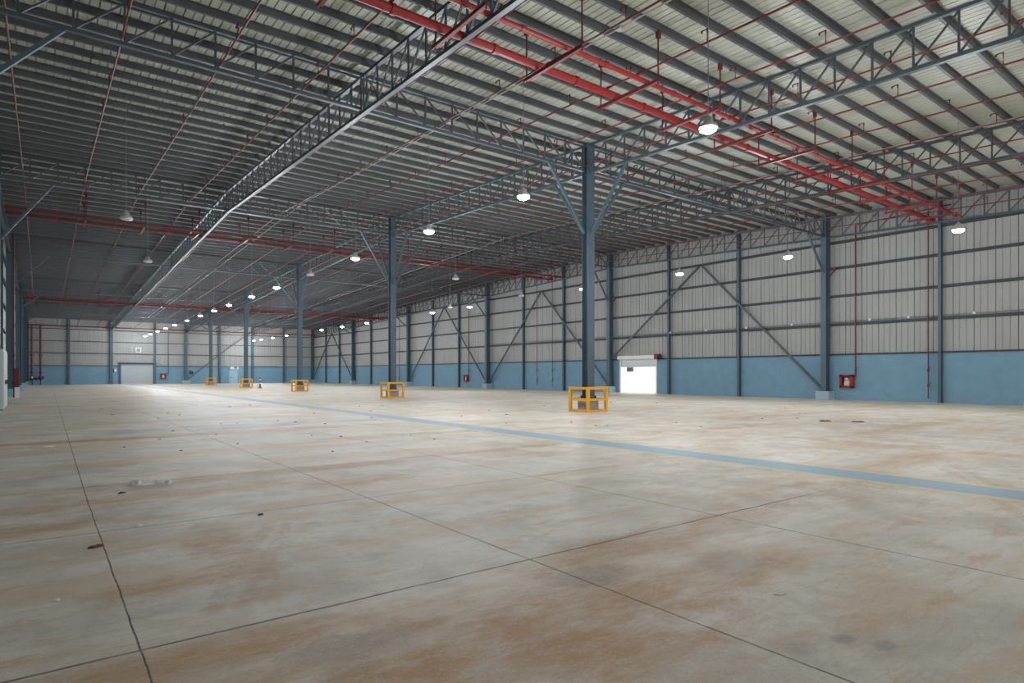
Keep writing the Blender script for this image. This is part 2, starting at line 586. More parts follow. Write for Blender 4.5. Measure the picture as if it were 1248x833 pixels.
def guard_parts(t, a=1.24, h=1.12):
    s = a / 2
    p = 0.12
    b = bm_()
    box(b, -p / 2, -p / 2, 0, p / 2, p / 2, h)
    post0 = None
    for sx in (-1, 1):
        for sy in (-1, 1):
            if post0 is None:
                post0 = obj('post', b, 'yellow', t)
                post0.location = (sx * (s - p / 2), sy * (s - p / 2), 0)
            else:
                place(post0, t, (sx * (s - p / 2), sy * (s - p / 2), 0))
    for z, hh in ((0.05, 0.10), (0.56, 0.10), (h - 0.06, 0.12)):
        for k in range(4):
            b = bm_()
            e = s - p
            if k < 2:
                yy = (s - p / 2) * (1 if k else -1)
                box(b, -e, yy - 0.045, z - hh / 2, e, yy + 0.045, z + hh / 2)
            else:
                xx = (s - p / 2) * (1 if k == 3 else -1)
                box(b, xx - 0.045, -e, z - hh / 2, xx + 0.045, e, z + hh / 2)
            obj('rail', b, 'yellow', t)


for k in range(5):
    y = YK[k]
    where = GNAME[k]
    t = thing('steel_column', '%s slate blue steel column of the middle row, rising from a yellow guard' % where, 'column', (XC, y, 0), 'middle row columns')
    b = bm_()
    hbeam(b, 0, 0, 0.60, roof(y) - 0.30, 0.40, 0.40, 0.025, 'y')
    obj('shaft', b, 'column', t)
    b = bm_()
    box(b, -0.34, -0.34, 0, 0.34, 0.34, 0.55)
    bmesh.ops.bevel(b, geom=b.edges[:], offset=0.02, segments=1, affect='EDGES')
    obj('plinth', b, 'grey', t)
    b = bm_()
    box(b, -0.30, -0.30, 0.55, 0.30, 0.30, 0.60)
    for sx in (-1, 1):
        box(b, sx * 0.01 - 0.008 + sx * 0.2, -0.28, 0.6, sx * 0.01 + 0.008 + sx * 0.2, 0.28, 0.72)
    obj('base_plate', b, 'dark', t)
    zb = 8.0
    for ax, sg in (('x', -1), ('x', 1), ('y', -1), ('y', 1)):
        b = bm_()
        run = 2.35
        if ax == 'x':
            knee(b, (sg * 0.2, 0, zb), (sg * run, 0, chordz(y) - 0.06))
        else:
            knee(b, (0, sg * 0.2, zb), (0, sg * run, chordz(y + sg * run) - 0.06))
        obj('knee_brace', b, 'column', t)
    g = thing('column_guard', '%s yellow steel guard frame around the foot of a middle column' % where, 'guard', (XC, y, 0), 'yellow column guards')
    guard_parts(g)

# right wall main columns on blue blocks
RW = ['beside the nearest red hose cabinet', 'left of the bright doorway', 'third from the right edge', 'fourth from the right edge',
      'fifth from the right edge', 'in the far right corner']
for k in range(6):
    y = YK[k] if k < 5 else YF - 0.45
    t = thing('wall_column', 'slate blue wall column on a blue block of the right wall, %s' % RW[k], 'column', (XWC, y, 0), 'right wall columns')
    b = bm_()
    hbeam(b, 0, 0, 0.58, roof(y) - 0.05, 0.36, 0.50, 0.02, 'x')
    obj('shaft', b, 'column', t)
    b = bm_()
    box(b, -0.45, -0.45, 0, 0.38, 0.45, 0.56)
    bmesh.ops.bevel(b, geom=b.edges[:], offset=0.02, segments=1, affect='EDGES')
    obj('plinth', b, 'plinth', t)
    b = bm_()
    box(b, -0.33, -0.3, 0.56, 0.33, 0.3, 0.59)
    for sx in (-1, 1):
        for sy in (-1, 1):
            box(b, sx * 0.28 - 0.02, sy * 0.24 - 0.02, 0.59, sx * 0.28 + 0.02, sy * 0.24 + 0.02, 0.65)
    obj('base_plate', b, 'dark', t)
    if k < 5:
        b = bm_()
        knee(b, (-0.25, 0, 8.4), (-2.35, 0, chordz(y) - 0.06))
        obj('knee_brace', b, 'column', t)
        b = bm_()       # small triangular pipe bracket on the near side
        bar(b, (0.0, -0.18, 8.55), (0.0, -0.75, 8.62), 0.08, 0.08)
        bar(b, (0.0, -0.18, 8.05), (0.0, -0.70, 8.58), 0.06, 0.06)
        obj('bracket', b, 'darkred', t)

# left wall main columns
LWN = ['nearest', 'second nearest', 'third nearest', 'fourth nearest', 'farthest']
for k in range(0, 6):
    y = YK[k] if k < 5 else YF - 0.45
    t = thing('wall_column', ('%s slate blue column on the left wall, standing on a pale block' % LWN[k - 1]) if k > 0 else 'left wall column whose slanting knee brace shows in the upper left corner', 'column', (XLC, y, 0), 'left wall columns')
    b = bm_()
    hbeam(b, 0, 0, 0.58, roof(y) - 0.05, 0.36, 0.50, 0.02, 'x')
    obj('shaft', b, 'column', t)
    b = bm_()
    box(b, -0.42, -0.45, 0, 0.42, 0.45, 0.56)
    bmesh.ops.bevel(b, geom=b.edges[:], offset=0.02, segments=1, affect='EDGES')
    obj('plinth', b, 'plinth', t)
    if k < 5:
        b = bm_()
        knee(b, (0.25, 0, 8.4), (2.35, 0, chordz(y) - 0.06))
        obj('knee_brace', b, 'column', t)

# intermediate wall posts
n = 0
for k in range(-1, 5):
    for j in (1, 2):
        y = YK[0] + S * (k + j / 3)
        if y < 4 or y > YF - 2:
            continue
        b = bm_()
        hbeam(b, 0, 0, 0, roof(y) - 0.1, 0.16, 0.28, 0.02, 'x')
        o = obj('wall_post', b, 'column')
        o.location = (XW - 0.16, y, 0)
        tag(o, 'slim slate blue post on the right wall, %s from the right edge' % ORD[n], 'post', 'right wall posts')
        n += 1
n = 0
for k in range(0, 5):
    for j in (1, 2):
        y = YK[0] + S * (k + j / 3)
        if y < 34:
            continue
        b = bm_()
        hbeam(b, 0, 0, 0, roof(y) - 0.1, 0.16, 0.28, 0.02, 'x')
        o = obj('wall_post', b, 'column')
        o.location = (XL + 0.16, y, 0)
        tag(o, 'slim slate blue post on the left wall, %s from the left edge' % ORD[n], 'post', 'left wall posts')
        n += 1
for i, (x, main) in enumerate(((3.3, 0), (8.85, 1), (14.95, 0), (19.6, 1), (25.0, 0), (30.5, 1), (36.1, 0))):
    b = bm_()
    hbeam(b, 0, 0, 0.56 if x == 19.6 else 0, roof(YF) - 0.1, 0.42 if main else 0.3, 0.4 if main else 0.3, 0.02, 'y')
    t = thing('wall_post', 'slate blue steel post on the far wall, %s from the left corner' % ORD[i], 'post', (x, YF - 0.22, 0), 'far wall posts')
    obj('shaft', b, 'column', t)
    if x == 19.6:
        b = bm_()
        box(b, -0.65, -0.5, 0, 0.65, 0.2, 0.56)
        bmesh.ops.bevel(b, geom=b.edges[:], offset=0.02, segments=1, affect='EDGES')
        obj('plinth', b, 'plinth', t)

# ------------------------------------------------------------------ wall bracing
def brace(p, q, label, group, w=0.13):
    mid = (Vector(p) + Vector(q)) / 2
    b = bm_()
    bar(b, Vector(p) - mid, Vector(q) - mid, w, w)
    o = obj('wall_brace', b, 'truss')
    o.location = mid
    tag(o, label, 'brace', group)


BX = XW - 0.36
zap = 10.2
for k, nm in ((0, 'right of the doorway on the right wall'), (1, 'left of the doorway on the right wall'),
              (2, 'between the third and fourth right wall columns'), (4, 'on the right wall next to the far corner')):
    y0, y1 = YK[k], YK[k + 1] if k < 4 else YF - 0.45
    ym = (y0 + y1) / 2
    zt = min(zap, chordz(ym) - 0.25)
    z1 = 3.2 if k == 0 else 0.75
    brace((BX, ym - 0.15, zt), (BX, y0 + 0.3, 0.75), 'wall brace %s, nearer leg' % nm, 'right wall braces')
    brace((BX, ym + 0.15, zt), (BX, y1 - 0.3, z1), 'wall brace %s, farther leg' % nm, 'right wall braces')
FYB = YF - 0.5
brace((19.9, FYB, 0.75), (25.0, FYB, 5.2), 'slanting steel brace on the far wall, low left piece', 'far wall braces')
brace((25.1, FYB, 5.3), (30.2, FYB, 9.2), 'slanting steel brace on the far wall, high right piece', 'far wall braces')

# ------------------------------------------------------------------ trusses
NP = 18
PAN = S / NP


def truss(name, label, group, p0, n, dirv, slope, m='truss', flip=False, wdt=0.12, depth=DT, first=True, step=PAN):
    """Parallel chord truss from p0 (top chord axis) with n panels along dirv."""
    t = thing(name, label, 'truss', p0, group)
    d = Vector(dirv)
    end = d * (n * step) + Vector((0, 0, slope * n * step))
    b = bm_()
    bar(b, (0, 0, 0), end, wdt, 0.10)
    obj('top_chord', b, m, t)
    b = bm_()
    bar(b, (0, 0, -depth), end + Vector((0, 0, -depth)), wdt + 0.03, 0.11)
    obj('bottom_chord', b, m, t)
    b = bm_()
    bar(b, (0, 0, -0.05), (0, 0, -depth + 0.055), 0.055, 0.055)
    src = obj('post', b, m, t)
    for i in range(1 if first else 1, n + 1):
        place(src, t, d * (i * step) + Vector((0, 0, slope * i * step)))
    b = bm_()
    q = d * step + Vector((0, 0, slope * step))
    if not flip:
        bar(b, (0, 0, -0.05), q + Vector((0, 0, -depth + 0.055)), 0.05, 0.05)
    else:
        bar(b, (0, 0, -depth + 0.055), q + Vector((0, 0, -0.05)), 0.05, 0.05)
    src = obj('diagonal', b, m, t)
    for i in range(1, n):
        place(src, t, d * (i * step) + Vector((0, 0, slope * i * step)))
    return t


LINES = ((-1.95, 'along the left wall'), (8.85, 'left of the middle columns'), (19.6, 'over the middle columns'),
         (30.5, 'right of the middle columns'), (41.45, 'along the right wall'))
SPANS = ['span before the nearest column', 'span from first to second column', 'span from second to third column',
         'span from third to fourth column', 'span from fourth to fifth column', 'span from fifth column to far wall']
TOP = 0.34       # purlins sit between the top chord and the sheeting
for x, nm in LINES:
    for s in range(6):
        y0 = YK[0] + S * (s - 1)
        k = NP
        rise = MS if y0 + 1 < YR else -MS
        if s == 0:
            pass
        truss('roof_truss', 'grey lattice truss %s, %s' % (nm, SPANS[s]), 'lattice trusses along the hall',
              (x, y0, roof(y0) - TOP + 0.29 - 0.05 - 0.24), k if s < 5 else NP - 0, (0, 1, 0), rise, depth=DT - TOP + 0.1)

JN = ['nearest', 'second nearest', 'third nearest', 'fourth nearest', 'fifth nearest']
for k in range(5):
    y = YK[k] + 0.0
    for (xa, xb, nn, nm) in ((-1.65, 8.75, 9, 'piece next to the left wall'), (8.95, 19.35, 9, 'piece left of that column'),
                             (19.85, 30.4, 9, 'piece right of that column'), (30.6, 41.15, 9, 'piece against the right wall')):
        truss('cross_truss', 'grey cross truss at the %s column, %s' % (JN[k], nm), 'cross trusses between the columns',
              (xa, y + 0.0, roof(y) - TOP), nn, (1, 0, 0), 0.0, depth=DT - TOP + 0.02, step=(xb - xa) / nn, flip=(xa < 0 or 19.5 < xa < 20.5))

# ------------------------------------------------------------------ purlins (z sections)
b = bm_()
xa, xb = XL + 0.02, XW
box(b, xa, -0.010, -0.215, xb, 0.010, 0.0)
box(b, xa, 0.010, -0.215, xb, 0.075, -0.20)
box(b, xa, 0.062, -0.20, xb, 0.075, -0.18)
box(b, xa, -0.075, -0.013, xb, -0.010, 0.0)
src = None
nm = ['on this side of the nearest column line', 'beyond the nearest column line', 'beyond the second column line', 'beyond the third column line',
      'beyond the fourth column line', 'beyond the fifth column line']
for i in range(-16, 90):
    y = YK[0] + PAN * i + PAN / 2
    if y > YF - 0.3:
        break
    if src is None:
        src = o = obj('roof_purlin', b, 'purlin')
    else:
        o = src.copy()
        COL.objects.link(o)
    o.location = (0, y, roof(y) - 0.003)
    o.rotation_euler = (0, 0, 0)
    bay = -1 if i < 0 else i // NP
    od = (-i - 1) if i < 0 else i % NP
    tag(o, 'dark steel roof purlin, %s one %s' % (ORD[od], nm[bay + 1]), 'purlin', 'roof purlins')

# ------------------------------------------------------------------ sprinkler mains and branch pipes
ZB_ = 1.36        # branch pipe below the sheeting


def hook_bm():
    b = bm_()
    tube(b, [(0, 0, 0.02), (0, 0, 0.36), (0, 0.17, 0.36)], 0.019, 6)
    tube(b, [(0, 0.17, 0.36), (0, 0.17, 0.30)], 0.024, 6)
    return b


mains = ((12.5, 0.075), (13.75, 0.115), (45.9, 0.075), (47.2, 0.10), (84.6, 0.075), (85.9, 0.10), (115.2, 0.085))
hook = None
ph0 = 0
for n in range(17):
    x = -0.75 + 2.5 * n
    if n == 16:
        x = 39.6
    t = thing('sprinkler_pipe', 'thin red sprinkler pipe running along the hall, %s from the left wall' % ORD[n], 'pipe', (x, 0, 0), 'sprinkler branch pipes')
    b = bm_()
    tube(b, [(0, 3.0, roof(3.0) - ZB_), (0, YR, roof(YR) - ZB_), (0, 116.8, roof(116.8) - ZB_)], 0.027, 8)
    obj('pipe_run', b, 'branchred', t)
    y = 4.2 + (n * 0.77) % 1.4
    while y < 116:
        if hook is None:
            hook = obj('sprinkler_head', hook_bm(), 'darkred', t)
            hook.location = (0, y, roof(y) - ZB_)
        else:
            place(hook, t, (0, y, roof(y) - ZB_))
        y += 2.72

MN = [('slimmer red main pipe', 'nearest'), ('thick red main pipe', 'nearest'), ('slimmer red main pipe', 'second nearest'),
      ('thick red main pipe', 'second nearest'), ('slimmer red main pipe', 'third nearest'), ('thick red main pipe', 'third nearest'),
      ('red main pipe', 'farthest')]
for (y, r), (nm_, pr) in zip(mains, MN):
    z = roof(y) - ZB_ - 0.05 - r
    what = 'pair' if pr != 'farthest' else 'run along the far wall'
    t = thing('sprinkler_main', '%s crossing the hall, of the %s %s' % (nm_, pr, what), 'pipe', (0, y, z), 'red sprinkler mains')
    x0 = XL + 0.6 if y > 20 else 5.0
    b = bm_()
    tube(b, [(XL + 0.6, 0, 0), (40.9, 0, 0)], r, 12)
    obj('pipe_run', b, 'red' if y < 20 else 'darkred', t)  # mains farther in take a darker red, dimmer light put into the colour
    c0 = None
    x = 0.7
    while x < 40.5:      # couplings
        if c0 is None:
            b = bm_()
            tube(b, [(-0.06, 0, 0), (0.06, 0, 0)], r * 1.22, 12)
            c0 = obj('coupling', b, 'red', t)
            c0.location = (x, 0, 0)
        else:
            place(c0, t, (x, 0, 0))
        x += 3.05
    b = bm_()            # end cap and flange near the wall
    tube(b, [(40.5, 0, 0), (40.58, 0, 0)], r * 1.6, 12)
    tube(b, [(40.9, 0, 0), (40.98, 0, 0)], r * 1.6, 12)
    obj('flange', b, 'red', t)
    s0 = None            # risers that join the branch pipes
    for n in range(17):
        xx = -0.75 + 2.5 * n if n < 16 else 39.6
        if s0 is None:
            b = bm_()
            tube(b, [(0, 0, r * 0.6), (0, 0, r + 0.03)], 0.04, 8)
            tube(b, [(0.0, -0.1, r + 0.045), (0.0, 0.1, r + 0.045)], 0.042, 8)
            s0 = obj('riser_nipple', b, 'red', t)
            s0.location = (xx, 0, 0)
        else:
            place(s0, t, (xx, 0, 0))

# trapeze hangers under each pair of mains
for (ya, yb, pr) in ((12.5, 13.75, 'nearest'), (45.9, 47.2, 'second nearest'), (84.6, 85.9, 'third nearest')):
    ym = (ya + yb) / 2
    z = roof(ym) - ZB_ - 0.05 - 0.115 * 2 - 0.09
    for n in range(13):
        x = 2.1 + 3.1 * n
        t = thing('pipe_hanger', 'red trapeze hanger under the %s pair of mains, %s from the left wall' % (pr, ORD[n]), 'hanger', (x, ym, z), 'trapeze hangers')
        b = bm_()
        box(b, -0.05, -1.25, -0.03, 0.05, 1.25, -0.018)
        box(b, -0.05, -1.25, -0.018, -0.038, 1.25, 0.07)
        obj('crossbar', b, 'branchred', t)
        for sg in (-1, 1):
            b = bm_()
            yy = sg * 1.18
            tube(b, [(0.02, yy, -0.08), (0.02, yy, roof(ym + yy) - z - 0.02)], 0.024, 6)
            box(b, -0.04, yy - 0.05, roof(ym + yy) - z - 0.42, 0.08, yy + 0.05, roof(ym + yy) - z - 0.2)
            obj('rod', b, 'darkred', t)

# ------------------------------------------------------------------ high bay lamps
ZL = 7.72
h0, l0, lo0, lf0, cab = None, None, None, None, {}


def lamp(x, y, lit, label, group, z=ZL):
    global h0, l0, lf0
    t = thing('high_bay_lamp', label, 'lamp', (x, y, z), group)
    if h0 is None:
        b = bm_()
        lathe(b, [(0, 0.30), (0.05, 0.30), (0.05, 0.26), (0.11, 0.25), (0.12, 0.13), (0.20, 0.10), (0.23, 0.03), (0.23, 0.0), (0.0, 0.0)], 16)
        h0 = obj('housing', b, 'housing', t, True)
    else:
        place(h0, t, (0, 0, 0))
    if lit:
        if l0 is None:
            b = bm_()
            lathe(b, [(0.21, -0.005), (0.20, -0.05), (0.12, -0.10), (0.0, -0.12)], 12)
            l0 = obj('lens', b, 'lit', t, True)
        else:
            place(l0, t, (0, 0, 0))
        ld = LIGHT
        lo = bpy.data.objects.new('lamp_light', ld)
        COL.objects.link(lo)
        lo.parent = t
        lo.location = (0, 0, -0.26)
    else:
        if lf0 is None:
            b = bm_()
            lathe(b, [(0.21, -0.005), (0.20, -0.03), (0.12, -0.05), (0.0, -0.06)], 12)
            lf0 = obj('lens', b, 'offlens', t, True)
        else:
            place(lf0, t, (0, 0, 0))
    b = bm_()
    tube(b, [(0, 0, 0.29), (0, 0, roof(y) - z - 0.02)], 0.011, 5)
    obj('cable', b, 'cable', t)


LIGHT = bpy.data.lights.new('lamp_light', 'POINT')
LIGHT.energy = LAMP_W
LIGHT.color = (0.90, 0.95, 1.0)
LIGHT.shadow_soft_size = 0.12

ya = [9.15, 16.46, 22.9, 30.6, 44.2, 50.6, 58.0, 63.9, 70.4, 77.6, 85.8, 92.8, 100.1, 107.6, 113.2]
for i, y in enumerate(ya):
    lamp(13.0, y, True, 'lit round lamp left of the middle columns, %s from the near end' % ORD[i], 'lit lamps left of the columns',)
yb = [8.97, 16.15, 22.7, 30.8, 44.9, 51.3, 66.2, 73.5, 80.5, 95.4, 102.5, 109.0, 113.5]
for i, y in enumerate(yb):
    lamp(29.5, y, True, 'lit round lamp right of the middle columns, %s from the near end' % ORD[i], 'lit lamps right of the columns', ZL - 0.2)
for (x, y, lb) in ((13.0, 37.4, 'unlit round lamp in the row left of the columns, beside the second column'),
                   (29.5, 37.6, 'unlit round lamp on the right, just beside the nearest column'),
                   (29.5, 48.1, 'unlit round lamp in front of the right wall, above the second hose cabinet'),
                   (20.9, 33.4, 'unlit round lamp just right of the second column'),
                   (4.5, 38.2, 'unlit round lamp hanging under the dark roof at left, on a long cable'),
                   (2.6, 28.2, 'unlit round lamp hanging high at left near the red pipes')):
    lamp(x, y, False, lb, 'unlit lamps')

for x, lb in ((13.35, 'thin pale conduit under the roof above the left row of lit lamps'), (29.85, 'thin pale conduit under the roof above the right row of lit lamps')):
    t = thing('lamp_conduit', lb, 'conduit', (x, 0, 0))
    b = bm_()
    tube(b, [(0, 2.0, roof(2.0) - 0.33), (0, YR, roof(YR) - 0.33), (0, 117, roof(117) - 0.33)], 0.022, 6)
    obj('tube_run', b, 'housing', t)
    for i in range(12):
        b = bm_()
        y = 3 + i * 9.4
        box(b, -0.09, y - 0.09, roof(y) - 0.38, 0.09, y + 0.09, roof(y) - 0.285)
        obj('junction_box', b, 'housing', t)

# ------------------------------------------------------------------ right doorway: roller shutter mostly raised
t = thing('roller_shutter', 'raised white roller shutter over the bright doorway in the right wall', 'shutter', (XW, (DY0 + DY1) / 2, 0))
hw = (DY1 - DY0) / 2
b = bm_()
box(b, -0.32, -hw - 0.05, 2.98, 0.02, hw + 0.12, 3.30)
bmesh.ops.bevel(b, geom=b.edges[:], offset=0.03, segments=2, affect='EDGES')
obj('shutter_box', b, 'white', t)
b = bm_()
z = 2.36
while z < 2.98:
    box(b, 0.0, -hw + 0.06, z, 0.03, hw - 0.06, z + 0.085)
    z += 0.095
box(b, -0.01, -hw + 0.06, 2.30, 0.04, hw - 0.06, 2.36)
obj('curtain', b, 'shutter', t)
for sg in (-1, 1):
    b = bm_()
    box(b, -0.08, sg * (hw - 0.03) - 0.07, 0, 0.1, sg * (hw - 0.03) + 0.07, 2.98)
    obj('guide_rail', b, 'white', t)
b = bm_()
box(b, -0.48, -hw - 0.45, 2.92, -0.02, -hw - 0.06, 3.38)
tube(b, [(-0.25, -hw - 0.62, 3.15), (-0.25, -hw - 0.4, 3.15)], 0.13, 10)
obj('motor', b, 'darkred', t)
# what can be seen through the doorway
b = bm_()
box(b, XW + 0.2, 15, -0.32, XW + 40, 75, -0.02)
struct('yard_ground', b, 'yard')
b = bm_()
for k in range(12):
    box(b, XW + 9, 28 + k * 2.5, -0.02, XW + 9.15, 28 + k * 2.5 + 2.36, 3.4)
struct('wall_outside', b, 'white')
b = bm_()
box(b, XW + 8.9, 45.2, 1.95, XW + 8.985, 46.1, 2.4)
o = obj('wall_sign', b, 'dark')
tag(o, 'small dark sign on the bright wall seen through the doorway', 'sign')

# far roller door
t = bpy.data.objects.new('door_1', None)
COL.objects.link(t)
t.location = ((FX0 + FX1) / 2, YF, 0)
t['kind'] = 'structure'
hw = (FX1 - FX0) / 2
b = bm_()
z = 0.14
while z < FZ - 0.05:
    box(b, -hw, 0.05, z, hw, 0.08, z + 0.10)
    box(b, -hw, 0.06, z + 0.10, hw, 0.09, z + 0.12)
    z += 0.12
obj('curtain', b, 'shutter', t)
b = bm_()
box(b, -hw, 0.0, 0.0, hw, 0.1, 0.14)
obj('bottom_bar', b, 'cabinet', t)
for sg, wd in ((-1, 0.28), (1, 0.40)):
    b = bm_()
    box(b, sg * (hw + wd / 2) - wd / 2, -0.2, 0, sg * (hw + wd / 2) + wd / 2, 0.02, FZ)
    obj('jamb', b, 'column', t)
b = bm_()
box(b, -hw - 0.4, -0.28, FZ, hw + 0.45, 0.02, FZ + 0.28)
obj('header', b, 'dark', t)

# small door on the far wall with a sign over it
t = bpy.data.objects.new('door_2', None)
COL.objects.link(t)
t.location = (27.3, YF, 0)
t['kind'] = 'structure'
b = bm_()
box(b, -0.62, -0.05, 0, 0.62, -0.003, 2.25)
obj('door_leaf', b, 'lightblue', t)
b = bm_()
for x0, x1, z0, z1 in ((-0.74, -0.62, 0, 2.25), (0.62, 0.74, 0, 2.25), (-0.74, 0.74, 2.25, 2.35)):
    box(b, x0, -0.09, z0, x1, -0.003, z1)
obj('door_frame', b, 'plinth', t)
b = bm_()
box(b, -0.62, -0.14, 0.98, -0.2, -0.05, 1.06)
obj('door_handle', b, 'dark', t)
b = bm_()
box(b, -0.5, -0.06, 2.5, 0.85, -0.003, 3.05)
t = tag(obj('door_sign', b, 'white'), 'pale sign board above the small blue door on the far wall', 'sign')
t.location = (27.3, YF, 0)
b = bm_()
box(b, 0.1, -0.075, 2.6, 0.6, -0.06, 2.95)
obj('emblem', b, 'green', t)

# white square frame hung on the far wall
b = bm_()
for x0, x1, z0, z1 in ((-0.42, 0.42, 0.28, 0.40), (-0.42, 0.42, -0.40, -0.28), (-0.42, -0.26, -0.28, 0.28), (0.30, 0.42, -0.28, 0.28)):
    box(b, x0, -0.12, z0, x1, 0, z1)
o = obj('wall_vent', b, 'white')
o.location = (12.6, YF - 0.16, 5.6)
tag(o, 'white square frame on the far wall above the roller door', 'vent')
# switch boxes on the far wall
b = bm_()
box(b, -0.5, -0.14, -0.3, -0.1, 0, 0.3)
t = tag(obj('switch_box', b, 'dark'), 'small dark switch box left of the far roller door', 'switch')
t.location = (9.35, YF - 0.003, 2.25)
b = bm_()
box(b, -0.06, -0.1, -0.2, 0.2, 0, 0.25)
obj('control_plate', b, 'white', t)
b = bm_()
box(b, -0.3, -0.2, -0.25, 0.3, 0, 0.25)
lathe(b, [(0.0, 0.34), (0.12, 0.32), (0.14, 0.25)], 10)
o = obj('alarm_box', b, 'dark')
o.location = (20.5, YF - 0.003, 1.9)
tag(o, 'dark box on the far wall right of the blue block', 'box')


# ------------------------------------------------------------------ fire hose cabinets
def hose_cabinet(loc, rotz, label, s=1.0):
    t = thing('hose_cabinet', label, 'hose cabinet', loc, 'red fire hose cabinets', rotz)
    b = bm_()          # local: front towards -y
    W, H, D = 0.42 * s, 0.42 * s, 0.28 * s
    box(b, -W, -0.02, -H, W, 0, H)
    box(b, -W, -D, -H, -W + 0.03, 0, H)
    box(b, W - 0.03, -D, -H, W, 0, H)
    box(b, -W, -D, H - 0.03, W, 0, H)
    box(b, -W, -D, -H, W, 0, -H + 0.03)
    for x0, x1, z0, z1 in ((-W, -W + 0.16, -H, H), (W - 0.16, W, -H, H), (-W, W, H - 0.12, H), (-W, W, -H, -H + 0.12)):
        box(b, x0, -D - 0.02, z0, x1, -D, z1)
    obj('case', b, 'red', t)
    b = bm_()
    for k in range(6):   # folded hose
        xx = -0.12 + k * 0.05
        tube(b, [(xx, -D * 0.55, 0.22), (xx, -D * 0.8, -0.1), (xx + 0.01, -D * 0.7, -0.24), (xx + 0.02, -D * 0.4, -0.1), (xx + 0.025, -D * 0.5, 0.22)], 0.03, 6)
    obj('hose', b, 'hose', t)
    b = bm_()
    tube(b, [(0.12, -D * 0.5, 0.24), (0.12, -D * 0.5, 0.1)], 0.05, 8)
    tube(b, [(W - 0.02, -D * 0.5, 0.25), (0.1, -D * 0.5, 0.25)], 0.03, 8)
    obj('valve', b, 'dark', t)
    return t


RZ = -math.pi / 2      # local -y faces the room (-x) on the right wall
hose_cabinet((XW - 0.005, 18.82, 1.22), RZ, 'nearest red fire hose cabinet on the blue right wall', 1.0)
hose_cabinet((XW - 0.005, 64.2, 1.15), RZ, 'second red fire hose cabinet, further along the right wall', 1.0)
hose_cabinet((16.2, YF - 0.005, 1.3), 0.0, 'red fire hose cabinet on the far wall right of the roller door', 1.1)


def riser(name, pts, r, m, label, valves=()):
    p0 = Vector(pts[0])
    t = thing(name, label, 'pipe', p0, None)
    b = bm_()
    tube(b, [Vector(p) - p0 for p in pts], r, 8)
    obj('pipe_run', b, m, t)
    for v in valves:
        b = bm_()
        vv = Vector(v) - p0
        tube(b, [vv + Vector((0, 0, -0.09)), vv + Vector((0, 0, 0.09))], r * 1.9, 8)
        obj('coupling', b, m, t)
        if abs(v[0] - XP) < 0.01 and v[2] < BLUE:
            b = bm_()
            box(b, vv.x, vv.y - 0.025, vv.z + 0.15, XW - p0.x, vv.y + 0.025, vv.z + 0.19)
            obj('wall_clip', b, 'dark', t)
    return t


XP = XW - 0.24
riser('riser_pipe', [(XP, 18.4, 1.5), (XP, 18.25, 1.5), (XP, 18.25, 11.25), (XP, 13.0, 11.45)], 0.035, 'darkred', 'red pipe climbing the wall above the nearest hose cabinet', [(XP, 18.25, 1.9), (XP, 18.25, 4.9)])
riser('riser_pipe', [(XP, 63.7, 1.5), (XP, 63.5, 1.5), (XP, 63.5, 11.0)], 0.04, 'darkred', 'red pipe climbing the wall above the second hose cabinet', [(XP, 63.5, 2.0)])
riser('drain_pipe', [(XP, 14.15, 0.25), (XP, 14.15, 11.3)], 0.035, 'darkred', 'dark drain pipe down the right wall beside the first slim post', [(XP, 14.15, 1.0), (XP, 14.15, 1.9)])
for yy, lb in ((50.4, 'left of two thin drain pipes on the wall left of the nearest column'), (47.9, 'right of two thin drain pipes on the wall left of the nearest column'), (82.0, 'thin drain pipe on the wall just left of the second column')):
    riser('drain_pipe', [(XP, yy, 0.45), (XP, yy, 11.8)], 0.03, 'darkred', lb, [(XP, yy, 1.0), (XP, yy, 2.0)])
riser('riser_pipe', [(16.5, YF - 0.25, 1.5), (16.95, YF - 0.25, 1.5), (16.95, YF - 0.25, 8.9)], 0.04, 'truss', 'thin pipe up the far wall above its hose cabinet')
# the sprinkler valve risers in the far left corner
for x, lb in ((-1.25, 'left of two dark red riser pipes in the far left corner'), (-0.2, 'right of two dark red riser pipes in the far left corner')):
    riser('riser_pipe', [(x, 117.4, 0.9), (x, 117.4, 9.0)], 0.13, 'darkred', lb, [(x, 117.4, 1.2), (x, 117.4, 1.9), (x, 117.4, 4.5)])
t = thing('valve_set', 'dark red sprinkler valve set at the foot of the corner risers', 'valve', (-0.75, 117.0, 0))
b = bm_()
tube(b, [(-0.6, 0, 0.9), (1.0, 0, 1.15)], 0.16, 10)
tube(b, [(-0.45, 0, 0.0), (-0.45, 0, 0.9)], 0.07, 8)
tube(b, [(0.55, 0, 0.0), (0.55, 0, 1.0)], 0.07, 8)
obj('manifold', b, 'darkred', t)
for dx in (-0.5, 0.1, 0.6):
    b = bm_()
    lathe(b, [(0.0, 0.75), (0.22, 0.78), (0.25, 0.95), (0.22, 1.12), (0.0, 1.16)], 10, dx, -0.25)
    obj('valve_body', b, 'dark', t)
    b = bm_()
    lathe(b, [(0.16, 1.38), (0.2, 1.40), (0.16, 1.42), (0.16, 1.38)], 12, dx, -0.25)
    tube(b, [(dx, -0.25, 1.1), (dx, -0.25, 1.4)], 0.025, 6)
    bar(b, (dx - 0.17, -0.25, 1.4), (dx + 0.17, -0.25, 1.4), 0.02, 0.02)
    obj('handwheel', b, 'red', t)
b = bm_()
lathe(b, [(0.0, -0.02), (0.12, -0.02), (0.12, 0.02), (0.0, 0.02)], 12)
o = obj('gauge', b, 'white', t)
o.location = (-0.45, -0.5, 1.15)
o.rotation_euler = (math.radians(90), 0, 0)

